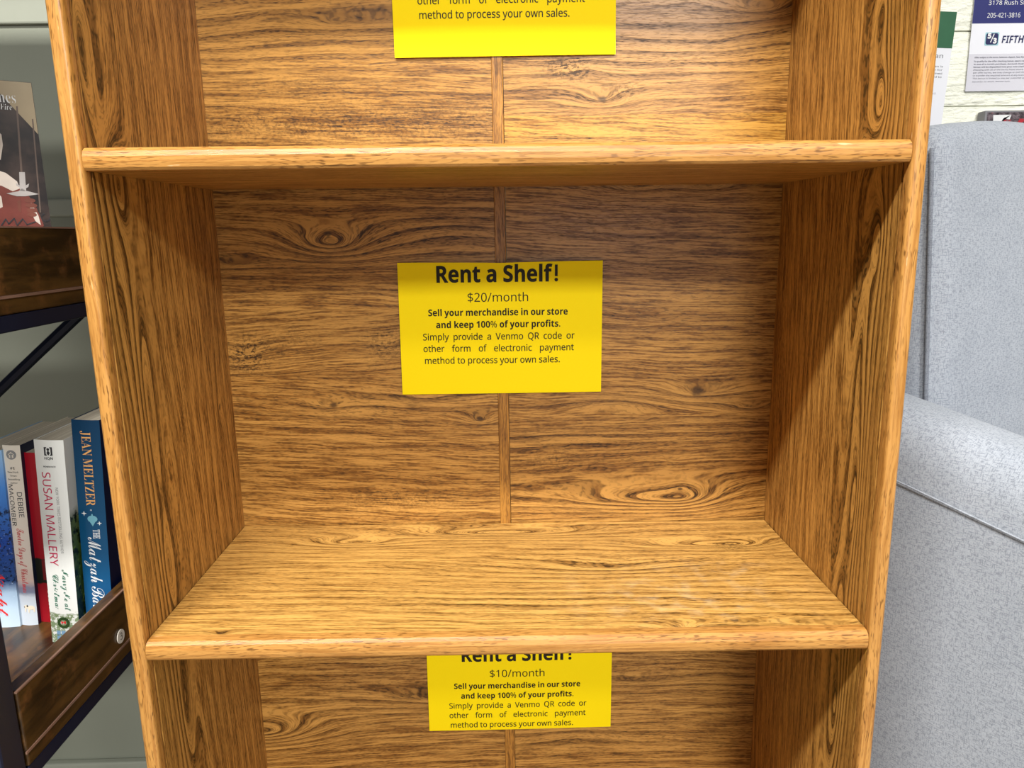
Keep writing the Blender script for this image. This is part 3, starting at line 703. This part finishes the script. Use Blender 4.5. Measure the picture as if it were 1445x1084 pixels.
# green brochure
go = at(1323, 215, 'y', YW-.003)
g_ = empty('brochure', go, (0, .045, 0), 'green topped white brochure on the wall, half hidden behind the bookcase', 'poster')
tr = at(1353, 17, 'y', YW-.003); Lh = (tr-go).length+.045
make('sheet', bm_box(-.20, 0, 0, .0008, -.045, Lh-.045), m_white, g_)
zg = (at(1340, 69, 'y', YW)-go).length
f = Flat(lambda a, c: (a, -.0003, c)); f.rect(-.20, 0, zg, Lh-.045); put(f, 'green_panel', flat('green_ink', L(44, 96, 66), .4, var=.08), g_)
f = Flat(lambda a, c: (a, -.0003, c))
f.text('Your Health Plan', -.112, -.0125, zg-.0150, .0068, off=-.004)
for i, s_ in enumerate(('See which plan is', 'the one for', 'your contained', 'designed to')): f.text(s_, -.0125-.0032*len(s_)*.9, -.0105, zg-.0285-.0052*i, .0026)
f.text('care.”', -.031, -.0215, zg-.062, .0026); f.text('every day.”', -.04, -.0165, zg-.069, .0026)
put(f, 'printed_text', flat('slate_ink', L(84, 84, 92), .5), g_)
# small photo block
bo = at(1388, 181, 'y', WY-.022)
pb_ = empty('photo_block', Vector((bo.x, WY-.022, bo.z)), label='small photo block on the white wall, just above the armchair cushion', cat='picture')
hz = at(1390, 156, 'y', WY-.022).z-bo.z
m_ph, t, b = new_mat('dark_photo_print'); x, y, z = objxyz(t)
n = noise(t, vec(t, x*1., y, z*1.6), 90, 4, .7); n3 = noise(t, vec(t, x, y, z), 55, 3)
c = mixc(t, n.step(.35, .7), L(34, 28, 34), L(128, 116, 122)); c = mixc(t, n3.step(.58, .66), c, L(170, 50, 60)); t.links.new(c, b.inputs['Base Color']); b.inputs['Roughness'].default_value = .3
make('block', bm_box(0, .16, 0, .0195, -.10, hz, .0015), flat('grey_block', L(128, 128, 132), .4), pb_)
f = Flat(lambda a, c: (a, -.0003, c)); f.rect(.0035, .157, -.095, hz-.003); put(f, 'photo', m_ph, pb_)
f = Flat(lambda a, c: (a, -.0006, c)); f.poly([(.013, hz-.007), (.042, hz-.007), (.040, hz-.014), (.030, hz-.012), (.026, hz-.019), (.014, hz-.020)]); put(f, 'photo_white_block', ink['white'], pb_)  # white block in the picture
# ================================================================== ARMCHAIR
def fabric(name, c0, c1, c2):
    m, t, b = new_mat(name); u, v = uvxy(t)
    a = noise(t, vec(t, u*190., v*900., 1.), 1, 3, .7); d = noise(t, vec(t, u*900., v*190., 4.), 1, 3, .7)
    w = noise(t, vec(t, u*30., v*30., 9.), 1, 3)
    fl = (a.step(.50, .64)+d.step(.50, .64)).mn(1.)
    col = mixc(t, fl*.5, mixc(t, w.step(.3, .7)*.4, c0, c1), c2)
    hl = (a.step(.42, .32)*d.step(.5, .38))
    col = mixc(t, hl*.5, col, tuple(min(1, k*1.25) for k in c0))
    t.links.new(col, b.inputs['Base Color']); b.inputs['Roughness'].default_value = .95; b.inputs['Specular IOR Level'].default_value = .12
    b.inputs['Sheen Weight'].default_value = .15
    wv = ((u*4200.).sin()*(v*4200.).sin())
    bump(t, b, wv*.3+a+d, .35, .0006)
    return m
m_fab = fabric('grey_melange_fabric', L(166, 172, 182), L(150, 157, 168), L(84, 91, 104))
A0 = Vector((.385, .15, 0)); ANG = math.atan2(-.83, .56)
ch = empty('armchair', (A0.x, A0.y, FZ), (0, 0, ANG), 'light grey melange fabric armchair with piped back cushion, right of the bookcase', 'armchair')
def rbox(x0, x1, y0, y1, z0, z1, r, n=14, puff=(0, 0, 0), fn=None):
    """rounded, slightly domed box"""
    bm = bmesh.new(); bmesh.ops.create_cube(bm, size=2); bmesh.ops.subdivide_edges(bm, edges=list(bm.edges), cuts=n, use_grid_fill=True)
    h = Vector(((x1-x0)/2, (y1-y0)/2, (z1-z0)/2)); c = Vector(((x1+x0)/2, (y1+y0)/2, (z1+z0)/2))
    for v in bm.verts:
        s = Vector([(1 if q > 0 else -1)*(1-(1-abs(q))**1.6) for q in v.co])
        p = Vector([s[i]*h[i] for i in range(3)])
        inn = Vector([max(-(h[i]-r), min(h[i]-r, p[i])) for i in range(3)])
        d = p-inn
        if d.length > 1e-9: p = inn+d.normalized()*r*min(1, max(abs(d[i]) for i in range(3))/r) if max(abs(d[i]) for i in range(3)) < r-1e-6 else inn+d.normalized()*r
        q = s
        p.x += q.x*puff[0]*(1-q.y**2)*(1-q.z**2); p.y += q.y*puff[1]*(1-q.x**2)*(1-q.z**2); p.z += q.z*puff[2]*(1-q.x**2)*(1-q.y**2)
        v.co = c+p
    if fn:
        for v in bm.verts: v.co = fn(v.co)
    bmesh.ops.recalc_face_normals(bm, faces=bm.faces)
    return bm
ztop = at(1275, 590, 'y', .15).z - FZ
slope = .215
af = lambda co: Vector((co.x, co.y, co.z - slope*co.x*min(1, max(0, (co.z-.2)/.3))))
def arm(y0, y1):
    a = make('arm', rbox(-.12, .66, y0, y1, .05, ztop, .038, 16, (0.01, .006, .004), af), m_fab, ch, 'x', smooth=True)
    for yy, sg in ((y0, -1), (y1, 1)):
        pts = [af(Vector((xx, yy-sg*-.0005+sg*.0035, ztop-.062))) for xx in np.linspace(-.09, .63, 20)]
        make('seam', bm_tube(pts, .0009, 6), m_fab, a, 'x', smooth=True)
    return a
arm(0, .105); arm(.63, .735)
make('seat_base', rbox(-.16, .60, .107, .628, .06, .28, .02, 8), m_fab, ch, 'x', smooth=True)
make('seat_cushion', rbox(0.01, .62, .112, .622, .285, .44, .04, 14, (.01, 0, .02)), m_fab, ch, 'x', smooth=True)
make('back_frame', rbox(-.29, -.172, .002, .733, .05, 1.10, .03, 12), fabric('shaded_grey_fabric', L(104, 108, 118), L(90, 94, 104), L(52, 56, 66)), ch, 'z', smooth=True)  # frame fabric darkened to stand for the shade behind the cushion
m_pipe = fabric('piping_fabric', L(132, 137, 147), L(120, 125, 135), L(74, 80, 92))
LE = math.radians(-4)
def lf(co):
    q = Vector((co.x+.016, co.y, co.z-.85)); return Vector((-.016 + q.x*math.cos(LE)+q.z*math.sin(LE), q.y, .85 - q.x*math.sin(LE)+q.z*math.cos(LE)))
zt2 = at(1340, 186, 'y', .30).z-FZ
cz0, cz1, cy0, cy1 = .445, zt2+.003, .104, .632
cf = lambda co: lf(Vector((co.x, co.y, co.z + (.018*math.sin(PI*min(1, max(0, (co.y-cy0)/(cy1-cy0)))) if co.z > .9 else 0))))
bcsh = make('back_cushion', rbox(-.112, -.016, cy0, cy1, cz0, cz1, .026, 20, (.030, .002, .004), cf), m_fab, ch, 'z', smooth=True)
def rrect(x, y0, y1, z0, z1, r, n=6):
    pts = []
    for (cy, cz, a0) in ((y1-r, z1-r, 0), (y0+r, z1-r, PI/2), (y0+r, z0+r, PI), (y1-r, z0+r, 1.5*PI)):
        pts += [Vector((x, cy+r*math.cos(a0+PI/2*i/n), cz+r*math.sin(a0+PI/2*i/n))) for i in range(n+1)]
    out = []
    for a, c in zip(pts, pts[1:]+pts[:1]):
        k = max(1, int((c-a).length/.03)); out += [a+(c-a)*i/k for i in range(k)]
    return out
for xx in (-.026, -.100):
    pts = [cf(Vector((xx, yc, zz))) for yc in (cy0-.0012,) for zz in np.linspace(cz0+.02, cz1-.024, 24)]
    make('piping', bm_tube(pts, .0024, 8), m_pipe, bcsh, 'z', smooth=True)
for (xx, yy) in ((-.2, .06), (-.2, .67), (.58, .06), (.58, .67)):
    make('leg', bm_box(xx-.02, xx+.02, yy-.02, yy+.02, 0, .07, .003), flat('dark_wood_leg', L(54, 38, 28), .4), ch, 'z')
